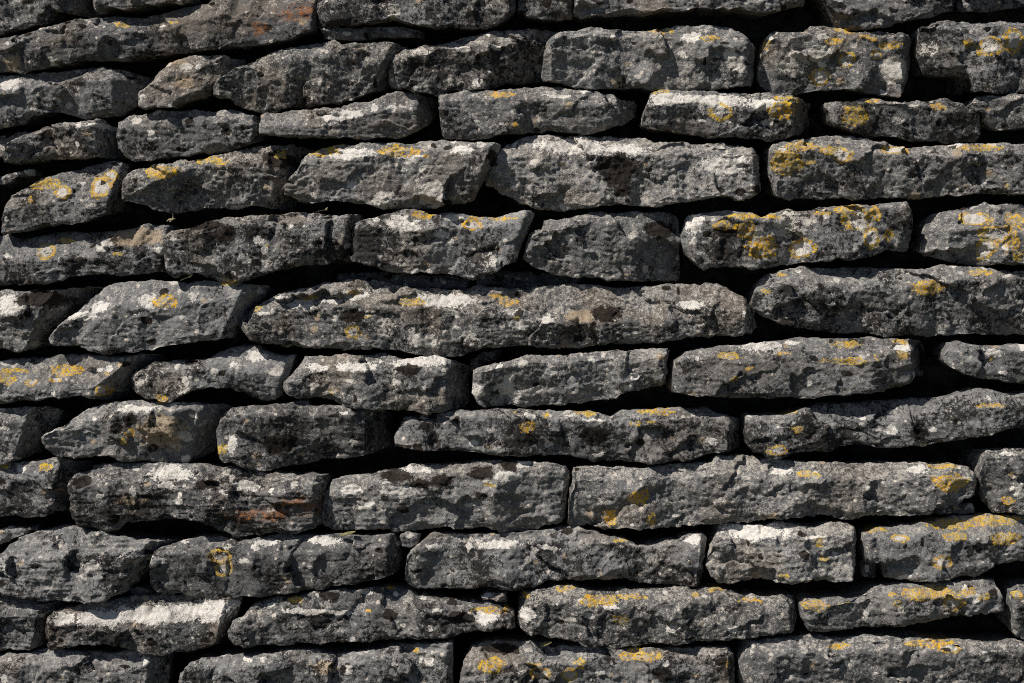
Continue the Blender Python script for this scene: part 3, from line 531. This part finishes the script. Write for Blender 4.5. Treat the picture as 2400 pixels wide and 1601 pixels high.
        v = v * (fl > 0.9) * (fl < 5.8)
        A, c = ((lich, stain)[CH[kind][0]], CH[kind][1])
        A[:nV, c] = np.maximum(A[:nV, c], v)
    tone = opt.get('tone', R.uniform(0.38, 0.60))
    topf = np.clip((3.1 - fl) / 0.5, 0, 1) * 0.21
    stain[:nV, 2] = tone; stain[:nV, 3] = np.clip(cru + topf, 0, 1)
    stain[nV:, 2] = tone; stain[nV:, 3] = cru
    # to the world
    u = (G[:, 0] - CX) * S; v = (CY - G[:, 1]) * S; w = G[:, 2] * S
    g2 = G.reshape(nx, nr, 3)
    capL, capR = g2[0].mean(0), g2[-1].mean(0)
    caps = np.stack([capL, capR])
    u = np.append(u, (caps[:, 0] - CX) * S); v = np.append(v, (CY - caps[:, 1]) * S); w = np.append(w, caps[:, 2] * S)
    V = wall_to_world(u, v, w) + MID
    i = np.arange(nx - 1)[:, None] * nr; j = np.arange(nr)[None, :]; j2 = (j + 1) % nr
    quads = np.stack([i + j, i + j2, i + nr + j2, i + nr + j], -1).reshape(-1, 4)
    jj = np.arange(nr); j2 = (jj + 1) % nr
    tl = np.stack([j2, jj, np.full(nr, nV)], -1)
    b0 = (nx - 1) * nr
    tr = np.stack([b0 + jj, b0 + j2, np.full(nr, nV + 1)], -1)
    o = mesh_object('stone', V, quads, np.concatenate([tl, tr]), M_STONE, wall)
    for nm, arr in (('lichen', lich), ('stain', stain)):
        at = o.data.attributes.new(nm, 'FLOAT_COLOR', 'POINT'); at.data.foreach_set('color', arr.ravel())
    if 'lab' in opt: o['label'] = opt['lab']
    return o

for i, line in enumerate(STONES):
    a, b, c, o = line.split('|')
    opt = {}
    for kv in o.split():
        kk, vv = kv.split('=')
        opt[kk] = vv.replace('_', ' ') if kk == 'lab' else float(vv)
    build_stone(i, poly(a), poly(b), poly(c), opt)

# the courses go on past the surveyed part: above, below and to both sides
R = np.random.RandomState(5)
n = len(STONES)
def course(y, x0, x1, hgt):
    global n
    x = x0
    while x < x1 - 60:
        Lx = min(R.uniform(260, 560), x1 - x)
        if x1 - x - Lx < 150: Lx = x1 - x
        a, b = x + 6, x + Lx - 8
        xs = np.linspace(a, b, 8)
        top = np.stack([xs, y + R.normal(0, 7, 8)], -1); bot = np.stack([xs + R.normal(0, 3), y + hgt - 12 + R.normal(0, 7, 8)], -1)
        top[[0, -1], 1] += 14; bot[[0, -1], 1] -= 14
        bot = bot[np.argsort(bot[:, 0])]
        cr = np.stack([xs, y + hgt * R.uniform(0.18, 0.34) + R.normal(0, 5, 8)], -1)
        build_stone(n, top, bot, cr, {}, 7.0); n += 1
        x += Lx
for y in (-310, -180): course(y, -560, 2960, 128)
for y in (1680, 1812): course(y, -560, 2960, 130)
for r in range(13):
    y = -50 + r * 132
    course(y + R.uniform(-12, 12), -560, -46, 130)
    course(y + R.uniform(-12, 12), 2556, 2960, 130)

# dark rubble inside the wall
def core():
    nx, ny = 150, 100
    us = np.linspace(-620, 3020, nx); vs = np.linspace(-330, 1990, ny)
    A, B = np.meshgrid(us, vs, indexing='ij')
    q = np.stack([A.ravel() / 60, B.ravel() / 40, np.zeros(A.size)], -1)
    w = -200 + 26 * pn(q, 31) + 12 * pn(q * 2.7, 32)
    F = np.stack([A.ravel(), B.ravel(), w], -1)
    Bk = F.copy(); Bk[:, 2] = -760
    G = np.concatenate([F, Bk])
    V = wall_to_world((G[:, 0] - CX) * S, (CY - G[:, 1]) * S, G[:, 2] * S) + MID
    i = np.arange(nx - 1)[:, None] * ny; j = np.arange(ny - 1)[None, :]
    qd = np.stack([i + j, i + j + 1, i + ny + j + 1, i + ny + j], -1).reshape(-1, 4)
    m = nx * ny
    back = qd[:, ::-1] + m
    side = []
    for k in range(nx - 1):
        a, b = k * ny, (k + 1) * ny
        side.append((a, b, b + m, a + m)); a += ny - 1; b += ny - 1; side.append((b, a, a + m, b + m))
    for k in range(ny - 1):
        side.append((k + 1, k, k + m, k + 1 + m)); a = (nx - 1) * ny + k; side.append((a, a + 1, a + 1 + m, a + m))
    o = mesh_object('rubble_core', V, np.concatenate([qd, back, np.array(side)]), np.zeros((0, 3), int), M_CORE, wall)
    o['kind'] = 'stuff'
core()

# ground, one sheet to the horizon
gv = [(-2500, -2500, 0), (2500, -2500, 0), (2500, 2500, 0), (-2500, 2500, 0)]
g = mesh_object('ground', gv, [(0, 1, 2, 3)], np.zeros((0, 3), int), M_GROUND, None, np.zeros(3), False)
g['kind'] = 'structure'; g['label'] = 'dry grassy ground at the foot of the wall'

# dry bits caught in the joints
def wpt(t, x, y, w): return (ORG[t][0] + x / 2.939, ORG[t][1] + y / 2.939, w)
def to_world(p):
    p = np.asarray(p, float)
    return wall_to_world((p[:, 0] - CX) * S, (CY - p[:, 1]) * S, p[:, 2] * S) + MID
def tube(path, rad):
    V, Q = [], []; P = to_world(path); nn = len(P); k = 6
    for i in range(nn):
        d = P[min(i + 1, nn - 1)] - P[max(i - 1, 0)]; d /= np.linalg.norm(d)
        a = np.cross(d, UP + 0.3 * OUT); a /= np.linalg.norm(a); b = np.cross(d, a)
        for q in range(k):
            c = 2 * math.pi * q / k
            V.append(P[i] + rad[i] * S * (math.cos(c) * a + math.sin(c) * b))
    for i in range(nn - 1):
        for q in range(k):
            Q.append((i * k + q, i * k + (q + 1) % k, (i + 1) * k + (q + 1) % k, (i + 1) * k + q))
    return V, Q
def sprig(label, stem, husk):
    base = to_world(stem[:1])[0]
    t = thing('dry_grass_sprig', label, 'sprig', base)
    for nm, pth, rad in (('stalk', stem, np.linspace(1.6, 0.9, len(stem))), ('husk', husk, [0.6, 2.6, 2.2, 0.4])):
        V, Q = tube(pth, rad)
        o = mesh_object(nm, V, Q, np.zeros((0, 3), int), M_STRAW, None)
        o.location = o.location - Vector(base); o.parent = t
sprig('pale dry sprig lying above the stone right of the looping yellow rings', [wpt(3, 2165, 278, -30), wpt(3, 2195, 270, -22), wpt(3, 2225, 268, -16), wpt(3, 2248, 262, -12)], [wpt(3, 2236, 268, -14), wpt(3, 2243, 266, -12), wpt(3, 2248, 258, -10), wpt(3, 2252, 250, -10)])
sprig('tiny upright dry sprig in the dark joint above the ochre brown stone', [wpt(3, 1150, 345, -30), wpt(3, 1172, 330, -24), wpt(3, 1180, 305, -20), wpt(3, 1172, 285, -18)], [wpt(3, 1130, 342, -26), wpt(3, 1150, 332, -22), wpt(3, 1172, 330, -22), wpt(3, 1192, 326, -22)])
sprig('thin greenish dry sprig under a stone, slanting up to the right', [wpt(3, 1228, 752, -24), wpt(3, 1255, 742, -18), wpt(3, 1290, 730, -14), wpt(3, 1318, 714, -10)], [wpt(3, 1285, 735, -13), wpt(3, 1298, 729, -11), wpt(3, 1310, 720, -10), wpt(3, 1322, 712, -9)])
def leaf(label, tip0, tip1, wid, w):
    a, b = np.array(tip0), np.array(tip1)
    V, Q = [], []; m = 9
    for i in range(m):
        t = i / (m - 1); c = a + (b - a) * t
        h = wid * math.sin(math.pi * min(max(t, 0.02), 0.98)) ** 0.8
        for sgn, dz in ((-1, 0), (0, -3), (1, 0)):
            V.append((c[0], c[1] + sgn * h, c[2] + dz + sgn * 4)); 
        for sgn, dz in ((1, -1.2), (0, -4.2), (-1, -1.2)):
            V.append((c[0], c[1] + sgn * h, c[2] + dz + sgn * 4))
    for i in range(m - 1):
        for q in range(6):
            Q.append((i * 6 + q, i * 6 + (q + 1) % 6, (i + 1) * 6 + (q + 1) % 6, (i + 1) * 6 + q))
    o = mesh_object('dry_leaf', to_world(V), Q, np.zeros((0, 3), int), M_LEAF, None)
    o['label'] = label; o['category'] = 'leaf'
leaf('slim olive leaf caught in the joint below the pale long stone', wpt(9, 2335, 222, -10), wpt(10, 95, 193, -6), 3.6, 0)
leaf('small olive leaf on top of a stone in the lowest course', wpt(10, 1365, 985, -12), wpt(10, 1450, 958, -10), 4.0, 0)
